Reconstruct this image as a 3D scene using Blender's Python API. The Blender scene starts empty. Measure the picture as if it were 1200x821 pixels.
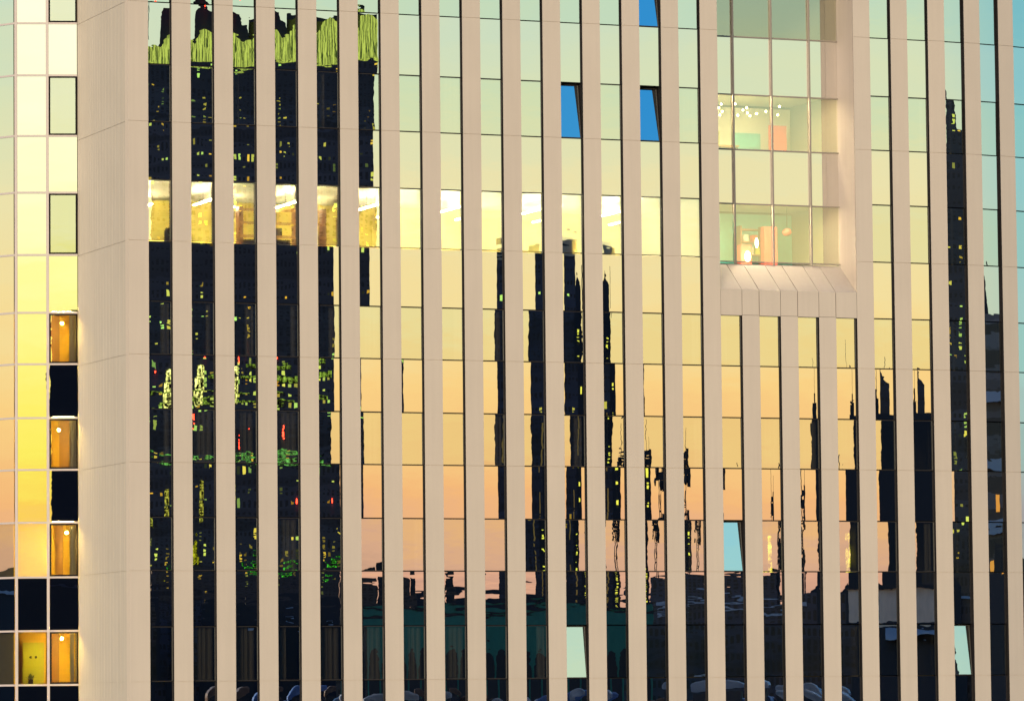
import bpy, math, random
from mathutils import Vector, Matrix
random.seed(7)
S = 1.47                      # column spacing of the facade (m)
OPEN = 0.815                  # clear opening between two piers
GZ = -26.0                    # street level; z = 0 is the bottom of the lowest full window row
ZR = [22.304, 20.268, 18.345, 16.441, 14.413, 12.449, 10.678, 8.914, 7.145, 5.377, 3.605, 1.803, 0.0]
ZTOP = 31.9
scn = bpy.context.scene
col = scn.collection
R = math.radians

# ------------------------------------------------------------------ helpers
def lin(*c):
    return tuple((v/255/12.92 if v/255 <= .04045 else ((v/255+.055)/1.055)**2.4) for v in c)

class MB:
    def __init__(s): s.v = []; s.f = []; s.mi = []
    def box(s, x0, x1, y0, y1, z0, z1, m=0):
        b = len(s.v)
        s.v += [(x0,y0,z0),(x1,y0,z0),(x1,y1,z0),(x0,y1,z0),(x0,y0,z1),(x1,y0,z1),(x1,y1,z1),(x0,y1,z1)]
        s.f += [tuple(b+i for i in q) for q in ((0,3,2,1),(4,5,6,7),(0,1,5,4),(1,2,6,5),(2,3,7,6),(3,0,4,7))]
        s.mi += [m]*6
        return s
    def poly(s, pts, m=0):
        b = len(s.v); s.v += [tuple(p) for p in pts]; s.f.append(tuple(range(b, b+len(pts)))); s.mi.append(m)
        return s
    def prism(s, prof, x0, x1, m=0, cap=None):
        """closed (y,z) outline swept along x"""
        n = len(prof); b = len(s.v)
        s.v += [(x0,y,z) for y,z in prof] + [(x1,y,z) for y,z in prof]
        for i in range(n):
            j = (i+1) % n
            s.f.append((b+i, b+j, b+n+j, b+n+i)); s.mi.append(m)
        c = m if cap is None else cap
        s.f.append(tuple(b+i for i in reversed(range(n)))); s.mi.append(c)
        s.f.append(tuple(b+n+i for i in range(n))); s.mi.append(c)
        return s
    def xprism(s, prof, y0, y1, m=0):
        """closed (x,z) outline swept along y"""
        n = len(prof); b = len(s.v)
        s.v += [(x,y0,z) for x,z in prof] + [(x,y1,z) for x,z in prof]
        for i in range(n):
            j = (i+1) % n
            s.f.append((b+j, b+i, b+n+i, b+n+j)); s.mi.append(m)
        s.f.append(tuple(b+i for i in range(n))); s.mi.append(m)
        s.f.append(tuple(b+n+i for i in reversed(range(n)))); s.mi.append(m)
        return s
    def rod(s, p, q, r, m=0, n=6):
        p = Vector(p); q = Vector(q); d = (q-p).normalized()
        a = d.orthogonal().normalized(); c = d.cross(a); b = len(s.v)
        for o in (p, q):
            for k in range(n):
                t = 2*math.pi*k/n; s.v.append(tuple(o + r*(math.cos(t)*a + math.sin(t)*c)))
        for k in range(n):
            s.f.append((b+k, b+(k+1)%n, b+n+(k+1)%n, b+n+k)); s.mi.append(m)
        s.f.append(tuple(b+k for k in reversed(range(n)))); s.f.append(tuple(b+n+k for k in range(n))); s.mi += [m, m]
        return s
    def ball(s, c, r, m=0, nu=10, nv=6, sz=1.0):
        b = len(s.v)
        for j in range(1, nv):
            ph = math.pi*j/nv
            for i in range(nu):
                t = 2*math.pi*i/nu
                s.v.append((c[0]+r*math.sin(ph)*math.cos(t), c[1]+r*math.sin(ph)*math.sin(t), c[2]+r*sz*math.cos(ph)))
        s.v += [(c[0],c[1],c[2]+r*sz),(c[0],c[1],c[2]-r*sz)]
        T = len(s.v)-2
        for j in range(nv-2):
            for i in range(nu):
                s.f.append((b+j*nu+i, b+(j+1)*nu+i, b+(j+1)*nu+(i+1)%nu, b+j*nu+(i+1)%nu)); s.mi.append(m)
        for i in range(nu):
            s.f.append((T, b+i, b+(i+1)%nu)); s.f.append((T+1, b+(nv-2)*nu+(i+1)%nu, b+(nv-2)*nu+i)); s.mi += [m, m]
        return s
    def add(s, other, M, m=0):
        b = len(s.v)
        s.v += [tuple(M @ Vector(p)) for p in other.v]
        s.f += [tuple(b+i for i in f) for f in other.f]; s.mi += [m]*len(other.f)
        return s
    def mesh(s, name, mats, smooth=False):
        me = bpy.data.meshes.new(name); me.from_pydata(s.v, [], s.f)
        for m in (mats if isinstance(mats, (list, tuple)) else [mats]): me.materials.append(m)
        me.polygons.foreach_set('material_index', s.mi)
        if smooth: me.polygons.foreach_set('use_smooth', [True]*len(s.f))
        me.update(); return me

def wpos(o):
    p = Vector((0,0,0))
    while o is not None: p += o.location; o = o.parent
    return p

def obj(name, me, parent=None, loc=(0,0,0), rot=(0,0,0), world=True):
    """link one mesh object; loc is a world position unless world is False (then it is local to the parent)"""
    o = bpy.data.objects.new(name, me); col.objects.link(o)
    if parent is not None:
        o.parent = parent
        o.location = (Vector(loc) - wpos(parent)) if world else loc
    else:
        o.location = loc
    o.rotation_euler = rot
    return o

def empty(name, loc, label, cat, group=None, rz=0):
    o = bpy.data.objects.new(name, None); col.objects.link(o); o.location = loc; o.rotation_euler = (0,0,rz)
    tag(o, label, cat, group); return o

def tag(o, label=None, cat=None, group=None, kind=None):
    if label: o['label'] = label
    if cat: o['category'] = cat
    if group: o['group'] = group
    if kind: o['kind'] = kind
    return o

# ------------------------------------------------------------------ materials
def new_mat(name):
    m = bpy.data.materials.new(name); m.use_nodes = True
    nt = m.node_tree; nt.nodes.clear()
    out = nt.nodes.new('ShaderNodeOutputMaterial')
    return m, nt, out
def N(nt, t, **kw):
    n = nt.nodes.new(t)
    for k, v in kw.items(): setattr(n, k, v)
    return n
def L(nt, a, b): nt.links.new(a, b)
def math_(nt, op, a, b=None, c=None, clamp=False):
    n = N(nt, 'ShaderNodeMath', operation=op); n.use_clamp = clamp
    for i, v in enumerate((a, b, c)):
        if v is None: continue
        if isinstance(v, (int, float)): n.inputs[i].default_value = v
        else: L(nt, v, n.inputs[i])
    return n.outputs[0]
def mixc(nt, f, a, b):
    n = N(nt, 'ShaderNodeMix', data_type='RGBA')
    for s, v in ((n.inputs[0], f), (n.inputs[6], a), (n.inputs[7], b)):
        if isinstance(v, (int, float)): s.default_value = v
        elif isinstance(v, tuple): s.default_value = (*v[:3], 1)
        else: L(nt, v, s)
    return n.outputs[2]

def plain(name, rgb, rough=.6, metal=0, var=.12, scale=6.0, bump=0.0, spec=.5):
    m, nt, out = new_mat(name)
    p = N(nt, 'ShaderNodeBsdfPrincipled'); p.inputs['Roughness'].default_value = rough; p.inputs['Metallic'].default_value = metal; p.inputs['Specular IOR Level'].default_value = spec
    tc = N(nt, 'ShaderNodeTexCoord'); nz = N(nt, 'ShaderNodeTexNoise'); nz.inputs['Scale'].default_value = scale; nz.inputs['Detail'].default_value = 5
    L(nt, tc.outputs['Object'], nz.inputs['Vector'])
    L(nt, mixc(nt, nz.outputs['Fac'], tuple(c*(1-var) for c in rgb), tuple(c*(1+var) for c in rgb)), p.inputs['Base Color'])
    if bump:
        b = N(nt, 'ShaderNodeBump'); b.inputs['Distance'].default_value = bump; L(nt, nz.outputs['Fac'], b.inputs['Height']); L(nt, b.outputs[0], p.inputs['Normal'])
    L(nt, p.outputs[0], out.inputs[0]); return m

def concrete(name, rgb, streak=.06, fine=.05):
    m, nt, out = new_mat(name)
    p = N(nt, 'ShaderNodeBsdfPrincipled'); p.inputs['Roughness'].default_value = .75; p.inputs['Specular IOR Level'].default_value = .25
    tc = N(nt, 'ShaderNodeTexCoord'); oi = N(nt, 'ShaderNodeObjectInfo')
    add = N(nt, 'ShaderNodeVectorMath', operation='ADD'); L(nt, tc.outputs['Object'], add.inputs[0])
    sc = N(nt, 'ShaderNodeVectorMath', operation='SCALE'); sc.inputs['Scale'].default_value = 37.0
    cmb = N(nt, 'ShaderNodeCombineXYZ'); [L(nt, oi.outputs['Random'], cmb.inputs[i]) for i in range(3)]
    L(nt, cmb.outputs[0], sc.inputs[0]); L(nt, sc.outputs[0], add.inputs[1])
    mp = N(nt, 'ShaderNodeMapping'); mp.inputs['Scale'].default_value = (5, 5, .18); L(nt, add.outputs[0], mp.inputs[0])
    n1 = N(nt, 'ShaderNodeTexNoise'); n1.inputs['Scale'].default_value = 1.6; n1.inputs['Detail'].default_value = 6; L(nt, mp.outputs[0], n1.inputs['Vector'])
    n2 = N(nt, 'ShaderNodeTexNoise'); n2.inputs['Scale'].default_value = 55; n2.inputs['Detail'].default_value = 4; L(nt, add.outputs[0], n2.inputs['Vector'])
    n3 = N(nt, 'ShaderNodeTexNoise'); n3.inputs['Scale'].default_value = .7; n3.inputs['Detail'].default_value = 3; L(nt, add.outputs[0], n3.inputs['Vector'])
    f = math_(nt, 'MULTIPLY_ADD', math_(nt, 'SUBTRACT', n1.outputs['Fac'], .5), streak*4, 1.0)
    f = math_(nt, 'MULTIPLY_ADD', math_(nt, 'SUBTRACT', n2.outputs['Fac'], .5), fine*4, f)
    f = math_(nt, 'MULTIPLY_ADD', math_(nt, 'SUBTRACT', n3.outputs['Fac'], .5), .10, f)
    f = math_(nt, 'MULTIPLY_ADD', math_(nt, 'SUBTRACT', oi.outputs['Random'], .5), .035, f)
    vm = N(nt, 'ShaderNodeVectorMath', operation='SCALE'); vm.inputs[0].default_value = rgb; L(nt, f, vm.inputs['Scale'])
    L(nt, vm.outputs[0], p.inputs['Base Color'])
    b = N(nt, 'ShaderNodeBump'); b.inputs['Distance'].default_value = .002; L(nt, n2.outputs['Fac'], b.inputs['Height']); L(nt, b.outputs[0], p.inputs['Normal'])
    L(nt, p.outputs[0], out.inputs[0]); return m

def ripple(nt, amount, sc=(1.1, 1.1, 2.2)):
    """very slight waviness of float glass, different on every pane"""
    tc = N(nt, 'ShaderNodeTexCoord'); oi = N(nt, 'ShaderNodeObjectInfo')
    mp = N(nt, 'ShaderNodeMapping'); mp.inputs['Scale'].default_value = sc
    cmb = N(nt, 'ShaderNodeCombineXYZ')
    k = math_(nt, 'MULTIPLY', oi.outputs['Random'], 91.0)
    for i in range(3): L(nt, k, cmb.inputs[i])
    L(nt, tc.outputs['Object'], mp.inputs['Vector']); L(nt, cmb.outputs[0], mp.inputs['Location'])
    nz = N(nt, 'ShaderNodeTexNoise'); nz.inputs['Scale'].default_value = 1.0; nz.inputs['Detail'].default_value = 2.2; nz.inputs['Roughness'].default_value = .35
    L(nt, mp.outputs[0], nz.inputs['Vector'])
    b = N(nt, 'ShaderNodeBump'); b.inputs['Distance'].default_value = amount; b.inputs['Strength'].default_value = 1
    L(nt, nz.outputs['Fac'], b.inputs['Height'])
    return b.outputs[0]

def spandrel_glass(name, tint, wav, sc=(1.1, 1.1, 2.2)):
    m, nt, out = new_mat(name)
    g = N(nt, 'ShaderNodeBsdfGlossy'); g.inputs['Roughness'].default_value = 0.0; g.inputs['Color'].default_value = (*tint, 1)
    d = N(nt, 'ShaderNodeBsdfDiffuse'); d.inputs['Color'].default_value = (.004, .006, .012, 1)
    L(nt, ripple(nt, wav, sc), g.inputs['Normal'])
    a = N(nt, 'ShaderNodeMixShader'); a.inputs[0].default_value = .88
    L(nt, d.outputs[0], a.inputs[1]); L(nt, g.outputs[0], a.inputs[2]); L(nt, a.outputs[0], out.inputs[0]); return m

def window_glass(name, refl_tint, trans_tint, refl, wav):
    m, nt, out = new_mat(name)
    g = N(nt, 'ShaderNodeBsdfGlossy'); g.inputs['Roughness'].default_value = 0.0; g.inputs['Color'].default_value = (*refl_tint, 1)
    t = N(nt, 'ShaderNodeBsdfTransparent'); t.inputs['Color'].default_value = (*trans_tint, 1)
    L(nt, ripple(nt, wav), g.inputs['Normal'])
    a = N(nt, 'ShaderNodeMixShader'); a.inputs[0].default_value = refl
    L(nt, t.outputs[0], a.inputs[1]); L(nt, g.outputs[0], a.inputs[2]); L(nt, a.outputs[0], out.inputs[0]); return m

def emit_uneven(name, rgb, st, sc=(.25, .25, 1.4)):
    """a row of lit rooms or lamps of unlike brightness"""
    m, nt, out = new_mat(name)
    e = N(nt, 'ShaderNodeEmission'); tc = N(nt, 'ShaderNodeTexCoord'); mp = N(nt, 'ShaderNodeMapping'); mp.inputs['Scale'].default_value = sc
    L(nt, tc.outputs['Object'], mp.inputs[0]); nz = N(nt, 'ShaderNodeTexNoise'); nz.inputs['Scale'].default_value = 1.5; nz.inputs['Detail'].default_value = 4; nz.inputs['Roughness'].default_value = .7; L(nt, mp.outputs[0], nz.inputs['Vector'])
    f = math_(nt, 'MULTIPLY', math_(nt, 'SUBTRACT', nz.outputs['Fac'], .44, None, True), 7)
    e.inputs[0].default_value = (*rgb, 1); L(nt, math_(nt, 'MULTIPLY', f, st), e.inputs[1])
    L(nt, e.outputs[0], out.inputs[0]); return m

def emit(name, rgb, st):
    m, nt, out = new_mat(name)
    e = N(nt, 'ShaderNodeEmission'); e.inputs[0].default_value = (*rgb, 1); e.inputs[1].default_value = st
    L(nt, e.outputs[0], out.inputs[0]); return m

def night_tower(name, rgb, cell, lit, glow, frac=(.55, .4), vstripe=None, seed=0.0):
    """dark cladding with a grid of windows, a few of them lit (a lamp is on behind them)"""
    m, nt, out = new_mat(name)
    p = N(nt, 'ShaderNodeBsdfPrincipled'); p.inputs['Roughness'].default_value = .35
    tc = N(nt, 'ShaderNodeTexCoord'); sp = N(nt, 'ShaderNodeSeparateXYZ'); L(nt, tc.outputs['Object'], sp.inputs[0])
    hx = math_(nt, 'ADD', sp.outputs[0], math_(nt, 'MULTIPLY', sp.outputs[1], 1.0))
    cx = math_(nt, 'DIVIDE', hx, cell[0]); cz = math_(nt, 'DIVIDE', sp.outputs[2], cell[1])
    fx = math_(nt, 'FRACT', cx); fz = math_(nt, 'FRACT', cz)
    inx = math_(nt, 'MULTIPLY', math_(nt, 'GREATER_THAN', fx, .5-frac[0]/2), math_(nt, 'LESS_THAN', fx, .5+frac[0]/2))
    inz = math_(nt, 'MULTIPLY', math_(nt, 'GREATER_THAN', fz, .5-frac[1]/2), math_(nt, 'LESS_THAN', fz, .5+frac[1]/2))
    win = math_(nt, 'MULTIPLY', inx, inz)
    cb = N(nt, 'ShaderNodeCombineXYZ'); L(nt, math_(nt, 'FLOOR', cx), cb.inputs[0]); L(nt, math_(nt, 'FLOOR', cz), cb.inputs[1]); cb.inputs[2].default_value = seed
    wn = N(nt, 'ShaderNodeTexWhiteNoise'); L(nt, cb.outputs[0], wn.inputs[0])
    # floors differ in how many rooms are lit
    cb2 = N(nt, 'ShaderNodeCombineXYZ'); L(nt, math_(nt, 'FLOOR', cz), cb2.inputs[0]); cb2.inputs[1].default_value = seed+3
    wf = N(nt, 'ShaderNodeTexWhiteNoise'); L(nt, cb2.outputs[0], wf.inputs[0])
    thr = math_(nt, 'MULTIPLY', math_(nt, 'MULTIPLY', wf.outputs['Value'], wf.outputs['Value']), lit*3)
    on = math_(nt, 'MULTIPLY', math_(nt, 'LESS_THAN', wn.outputs['Value'], thr), win)
    sc = N(nt, 'ShaderNodeSeparateColor'); L(nt, wn.outputs['Color'], sc.inputs[0])
    c = mixc(nt, sc.outputs[1], lin(255,190,30), lin(190,255,120))
    base = mixc(nt, win, mixc(nt, wf.outputs['Value'], tuple(v*.6 for v in rgb), tuple(v*1.7 for v in rgb)), tuple(v*.3 for v in rgb))
    L(nt, base, p.inputs['Base Color']); L(nt, c, p.inputs['Emission Color'])
    L(nt, math_(nt, 'MULTIPLY', math_(nt, 'MULTIPLY', on, glow), sc.outputs[2]), p.inputs['Emission Strength'])
    L(nt, p.outputs[0], out.inputs[0]); return m

M = {}
M['pier'] = concrete('pale concrete', (.53, .45, .367), .026, .035)
M['wallc'] = concrete('board marked concrete', (.47, .415, .34), .05, .04)
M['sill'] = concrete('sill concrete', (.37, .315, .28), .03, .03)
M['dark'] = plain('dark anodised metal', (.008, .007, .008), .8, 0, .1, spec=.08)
M['frame'] = plain('bronze window frame', (.035, .03, .028), .6, 0, .1, spec=.2)
M['mull'] = plain('light mullion metal', (.46, .40, .38), .5, .0, .06)
M['mullb'] = plain('bay mullion metal', (.27, .23, .19), .5, .0, .06)
M['back'] = plain('insulation black', (.006, .006, .008), .9)
M['span'] = spandrel_glass('coated spandrel glass', (.97, .95, .92), .00034)
M['spanw'] = spandrel_glass('wavy spandrel glass', (.97, .95, .92), .0011, (.8, .8, 3.2))
M['win'] = window_glass('coated window glass', (.93, .98, .93), (1, .98, .90), .83, .0008)
M['winc'] = window_glass('corner window glass', (.93, .96, .88), (1, .97, .85), .66, .0006)
M['bay'] = window_glass('bay glass', (.94, .97, .84), (1, .98, .86), .50, .0003)
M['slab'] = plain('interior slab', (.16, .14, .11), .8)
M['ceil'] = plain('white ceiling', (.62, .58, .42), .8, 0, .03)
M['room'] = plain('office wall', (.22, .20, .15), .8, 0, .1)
M['yell'] = plain('yellow office wall', (.76, .62, .11), .7, 0, .06)
M['amber'] = plain('amber wall', (.75, .48, .03), .7, 0, .08)
M['wood'] = plain('brown wood', (.20, .075, .02), .5, 0, .3, 3)
M['wood2'] = plain('honey wood', (.36, .18, .04), .5, 0, .25, 3)
M['curt'] = plain('grey curtain', (.42, .40, .36), .9, 0, .06)
M['teal'] = plain('teal wall', (.12, .42, .34), .6)
M['red'] = plain('red panel', (.65, .10, .06), .6)
M['lime'] = plain('lime cabinet lacquer', (.45, .48, .04), .4)
M['leaf'] = plain('plant leaf', (.05, .10, .02), .6)
M['lamp'] = emit('office tube light', (1, .90, .56), 500)
M['warm'] = emit('warm room lamp', (1, .74, .20), 520)
M['bulb'] = emit('string bulb', (1, .80, .40), 30)
M['bayl'] = emit('bay ceiling light', (1, .86, .60), 105)
M['panel'] = emit_uneven('yellow light panel', (.85, .78, .04), 5.5, (1.2, 1.2, 1.0))
M['neon'] = emit_uneven('green neon', (.10, .9, .05), .9, (.3, .3, 1))
M['beacon'] = emit('red beacon', (1, .05, .02), 7)
M['ylamp'] = emit('yellow lamp', (.95, .95, .10), 1.2)
M['ylamp2'] = emit_uneven('lit stall', (.75, .80, .10), .8, (.8, .8, 1.6))
M['ground'] = plain('asphalt', (.03, .032, .038), .8, 0, .2, .05)

# ------------------------------------------------------------------ the office building
ROOT = (12.0, 8.0, GZ)
B = empty('office_building', ROOT, 'tall concrete office building with mirrored windows between slender vertical piers', 'building')

FAC = {20: 4.4, 21: 8.5, 22: 13.0, 23: 17.5, 24: 22.0}
frames = []
o = Vector((0, 0, 0))
for i in range(0, 25):
    a = R(FAC.get(i, 0)); frames.append((o.copy(), a)); o = o + S*Vector((math.cos(a), math.sin(a), 0))
def at(i, x, y, z):
    p, a = frames[i]
    return Vector((p.x + x*math.cos(a) - y*math.sin(a), p.y + x*math.sin(a) + y*math.cos(a), z))

# heights of all bands: even index = top of spandrel
UP = [24.25, 26.15, 28.05, 29.95]
DN = [-1.8, -3.6, -5.4]
def pier_profile(z0, z1, joints, depth=.36, g=.012, gd=.02):
    front = [(0, z0)]
    for j in sorted(joints):
        if z0 < j < z1: front += [(0, j-g/2), (gd, j-g/2), (gd, j+g/2), (0, j+g/2)]
    front += [(0, z1)]
    return front + [(depth, z1), (depth, z0)]
JOINTS = [ZR[k] for k in (0, 2, 4, 6, 8, 10, 12)] + [26.15, 29.95, -3.6, -7.2, -10.8, -14.4, -18, -21.6]
BAY = (14, 15, 16, 17)
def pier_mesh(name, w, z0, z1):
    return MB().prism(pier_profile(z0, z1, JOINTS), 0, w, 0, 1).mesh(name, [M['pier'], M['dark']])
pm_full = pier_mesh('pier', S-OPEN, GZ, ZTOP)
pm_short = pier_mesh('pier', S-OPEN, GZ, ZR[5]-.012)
for i in range(0, 25):
    p, a = frames[i]
    q = at(i, OPEN, 0, 0)
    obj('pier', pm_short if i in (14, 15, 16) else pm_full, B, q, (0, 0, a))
# first pier carries the corner with the deep return wall
CX = -0.69; CY = 5.75
obj('pier', MB().prism(pier_profile(GZ, ZTOP, JOINTS), 0, .69, 0, 0).mesh('pier', [M['pier'], M['dark']]), B, (CX, 0, 0))

# return wall: ribbed concrete running back from the corner
ribs = [.10, .55, 1.0, 1.40, 1.784, 2.15, 2.5, 2.82, 3.154, 3.45, 3.713, 4.0, 4.25, 4.473, 4.64, 4.80, 4.96, 5.116, 5.4]
prof = [(0.362, 0.0)]
jl = sorted(j for j in JOINTS)
mb = MB()
def rib_outline(off):
    pts = [(.0, 0.364)]
    for r in ribs:
        if r < .4: continue
        pts += [(off, r-.012), (off+.014, r-.006), (off+.014, r+.006), (off, r+.012)]
    pts += [(off, CY-.01)]
    return pts
# stack of panels joined to one core
core = [(.02, .364), (.02, CY-.01), (.40, CY-.01), (.40, .364)]
def zprism(mb, outline, z0, z1, m=0):
    n = len(outline); b = len(mb.v)
    mb.v += [(x, y, z0) for x, y in outline] + [(x, y, z1) for x, y in outline]
    for i in range(n):
        j = (i+1) % n
        mb.f.append((b+j, b+i, b+n+i, b+n+j)); mb.mi.append(m)
    mb.f.append(tuple(b+i for i in range(n))); mb.f.append(tuple(b+n+i for i in reversed(range(n)))); mb.mi += [m, m]
zprism(mb, core, GZ, ZTOP, 0)
zs = [GZ] + jl + [ZTOP]
for a_, b_ in zip(zs[:-1], zs[1:]):
    out_ = rib_outline(0.0) + [(.018, CY-.01), (.018, .364)]
    zprism(mb, out_, a_+.006, b_-.006, 0)
obj('return_wall', mb.mesh('return_wall', M['wallc']), B, (CX, 0, 0))

# --- glass panes: slightly bowed sheets, tilted by a hair each
def pane_mb(w, h, kx, kz=.0, nx=8, nz=6):
    mb = MB()
    for j in range(nz+1):
        for i in range(nx+1):
            x = (i/nx-.5)*w; z = h*j/nz
            y = -kx*(1-(2*x/w)**2) - kz*(1-(2*z/h-1)**2)
            mb.v.append((x, y, z))
    for j in range(nz):
        for i in range(nx):
            a = j*(nx+1)+i
            mb.f.append((a, a+1, a+nx+2, a+nx+1)); mb.mi.append(0)
    return mb
def sag(w, k): return w*w/8 * ((k-1)*.0060/w/2)     # bow that widens the reflected angle k times
PW = OPEN-.012
GY = .115
rng = random.Random(3)
def gap(): return .011

frame_cache = {}
def frame_mesh(w, h, t=.02, d0=-.02, d1=.05):
    key = (round(w, 3), round(h, 3), t, d0, d1)
    if key not in frame_cache:
        mb = MB(); x0, x1 = -w/2, w/2
        mb.box(x0, x0+t, d0, d1, 0, h); mb.box(x1-t, x1, d0, d1, 0, h)
        mb.box(x0+t, x1-t, d0, d1, 0, t); mb.box(x0+t, x1-t, d0, d1, h-t, h)
        frame_cache[key] = mb.mesh('frame', M['frame'])
    return frame_cache[key]
curt_cache = {}
def curtain_mesh(w, h):
    key = (round(w, 2), round(h, 2))
    if key not in curt_cache:
        mb = MB(); n = max(4, int(w/.05)); b = 0
        for i in range(n+1):
            x = w*i/n; y = .025*math.sin(i*1.9) + .012*math.sin(i*.7)
            mb.v += [(x, y, 0), (x, y, h)]
        for i in range(n):
            mb.f.append((2*i, 2*i+2, 2*i+3, 2*i+1)); mb.mi.append(0)
        curt_cache[key] = mb.mesh('curtain', M['curt'])
    return curt_cache[key]

OPENED = {(10, 1): 7.6, (12, 1): 8.2, (12, -1): 7.4, (14, 9): 6.4, (10, 11): 4.6, (20, 11): 5.2}
def is_bay(i, k): return i in BAY and k < 5
win_mesh = {}; spn_mesh = {}
stuff_w = MB(); stuff_s = MB()
nw = ns = 0
def band(k):
    """(top, bottom) of band k: k = -1 is the window row above ZR[0], 12 the spandrel under ZR[12]"""
    z = {-4: ZTOP-.1, -3: UP[3], -2: UP[1]}
    if k == -1: return UP[0], ZR[0]
    if k == -2: return UP[1], UP[0]
    if k == -3: return UP[2], UP[1]
    if k == -4: return UP[3], UP[2]
    if k < 12: return ZR[k], ZR[k+1]
    return ([ZR[12]]+DN)[k-12], DN[k-12]
WIN_KX = {}
for k in range(-4, 15):
    zt, zb = band(k); h = zt-zb-2*gap()
    iswin = (k % 2 != 0)
    for i in range(0, 25):
        if is_bay(i, k) : continue
        tilt_z = rng.gauss(0, .0038 if iswin else .0020); tilt_x = rng.gauss(0, .0010 if iswin else .0004)
        if (i, k) in OPENED: tilt_x = R(OPENED[(i, k)])
        if i == 5 and k >= 5: tilt_z += .0048
        if i == 12: tilt_z += .0028
        if i == 6 and k != 6: tilt_z = abs(tilt_z)*.6 + .0042
        if i == 7: tilt_z *= .25
        if i == 5 and k >= 5: tilt_z = max(tilt_z, .004)
        bow = rng.uniform(.65, 1.4)
        p, a = frames[i]
        q = at(i, OPEN/2, GY + (.012 if iswin else 0), zb+gap())
        kk = 4.6 if iswin else 5.0
        full = 0 <= i <= 19 and 0 <= k <= 11
        if iswin:
            inner = PW-.036
            key = round(h, 3)
            if key not in win_mesh: win_mesh[key] = pane_mb(inner, h-.036, sag(inner, kk))
            pane = win_mesh[key]
            rot = (-tilt_x, 0, a+tilt_z)
            named = (full and nw < 104) or (i, k) in OPENED
            if named:
                if isinstance(pane, MB):
                    me = bpy.data.meshes.get('window_%d' % k) or pane.mesh('window_%d' % k, M['win'], True)
                nm = 'hopper_window' if (i, k) in OPENED else 'window'
                w = obj(nm, me, B, q + Vector((0, 0, .018)), rot); nw += 1; w.scale = (1, bow, 1)
                f = obj('frame', frame_mesh(PW, h) if nm == 'window' else frame_mesh(PW-.02, h-.02, .03, -.012, .03), w, (0, 0, -.018), (0, 0, 0), False)
                f.rotation_euler = (0, 0, -tilt_z) if nm == 'window' else (0, 0, 0)
                if nm == 'window': f.matrix_basis = Matrix.Rotation(-tilt_z, 4, 'Z') @ Matrix.Translation((0, 0, -.018))
                lit = (k == 3)
                if not lit and nm == 'window' and rng.random() < .55:
                    cw = rng.choice((.2, .26, .74, .3)) if rng.random() < .8 else .74
                    cz = h-.06
                    c = obj('curtain', curtain_mesh(cw, cz), w, (PW/2-.05-cw if rng.random() < .8 else -PW/2+.05, .16, .0), (0, 0, 0), False)
            else:
                stuff_w.add(pane, Matrix.Translation(q + Vector((0, 0, .018))) @ Matrix.Rotation(a+tilt_z, 4, 'Z') @ Matrix.Rotation(-tilt_x, 4, 'X'))
        else:
            key = round(h, 3)
            if key not in spn_mesh: spn_mesh[key] = pane_mb(PW, h, sag(PW, kk))
            if full and ns < 104:
                me = bpy.data.meshes.get('spandrel_%d' % k) or spn_mesh[key].mesh('spandrel_%d' % k, M['spanw'] if k >= 10 else M['span'], True)
                obj('spandrel_panel', me, B, q, (-tilt_x, 0, a+tilt_z)).scale = (1, bow, 1); ns += 1
            else:
                stuff_s.add(spn_mesh[key], Matrix.Translation(q) @ Matrix.Rotation(a+tilt_z, 4, 'Z') @ Matrix.Rotation(-tilt_x, 4, 'X'))
if stuff_w.f: tag(obj('window', stuff_w.mesh('window', M['win'], True), B), kind='stuff')
if stuff_s.f: tag(obj('spandrel_panel', stuff_s.mesh('spandrel_panel', M['span'], True), B), kind='stuff')

# dark backing behind the spandrels, lower storeys, and side jamb linings are the piers' dark sides
mb = MB()
for k in range(-4, 15):
    if k % 2 == 0:
        zt, zb = band(k)
        mb.box(0.0, 14*S-.002, GY+.04, .36, zb+.002, zt-.002)
        if k >= 5 or k < -2: mb.box(14*S, 17*S+OPEN, GY+.04, .36, zb+.002, zt-.002)
        mb.box(17*S+OPEN+.002, 20*S, GY+.04, .36, zb+.002, zt-.002)
        for i in range(20, 25):
            fb = MB().box(0, S, GY+.04, .36, zb+.002, zt-.002)
            mb.add(fb, Matrix.Translation(frames[i][0]) @ Matrix.Rotation(frames[i][1], 4, 'Z'))
mb.box(0, 20*S, GY+.03, .36, GZ, DN[2]-.01)
for i in range(20, 25):
    mb.add(MB().box(0, S, GY+.03, .36, GZ, DN[2]-.01), Matrix.Translation(frames[i][0]) @ Matrix.Rotation(frames[i][1], 4, 'Z'))
obj('backing_wall', mb.mesh('backing_wall', M['back']), B)

# --- floors, ceilings and walls behind the glass
XE = 20*S+.3
for k in (-2, 0, 2, 4, 6, 8, 10, 12):
    zt, zb = band(k)
    mb = MB().box(CX+.42, XE, .37, 7.4, zb+.25, zb+.75, 0)
    if k in (0, 2):      # recess of the glazed bay
        mb = MB().box(CX+.42, 14*S-.05, .37, 7.4, zb+.25, zb+.75, 0).box(14*S-.05, 17*S+OPEN+.05, 1.42, 7.4, zb+.25, zb+.75, 0).box(17*S+OPEN+.05, XE, .37, 7.4, zb+.25, zb+.75, 0)
    obj('floor_slab', mb.mesh('floor_slab', M['slab']), B)
def ceiling(k, x0, x1, y0, y1, mat, z=None):
    zb = band(k)[1]
    obj('ceiling', MB().box(x0, x1, y0, y1, zb+.12, zb+.24).mesh('ceiling', mat), B)
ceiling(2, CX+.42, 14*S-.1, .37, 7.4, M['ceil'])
for k in (0, 4, 6, 8, 10): ceiling(k, CX+.42, 14*S-.1, .37, 7.4, M['room'])
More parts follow.
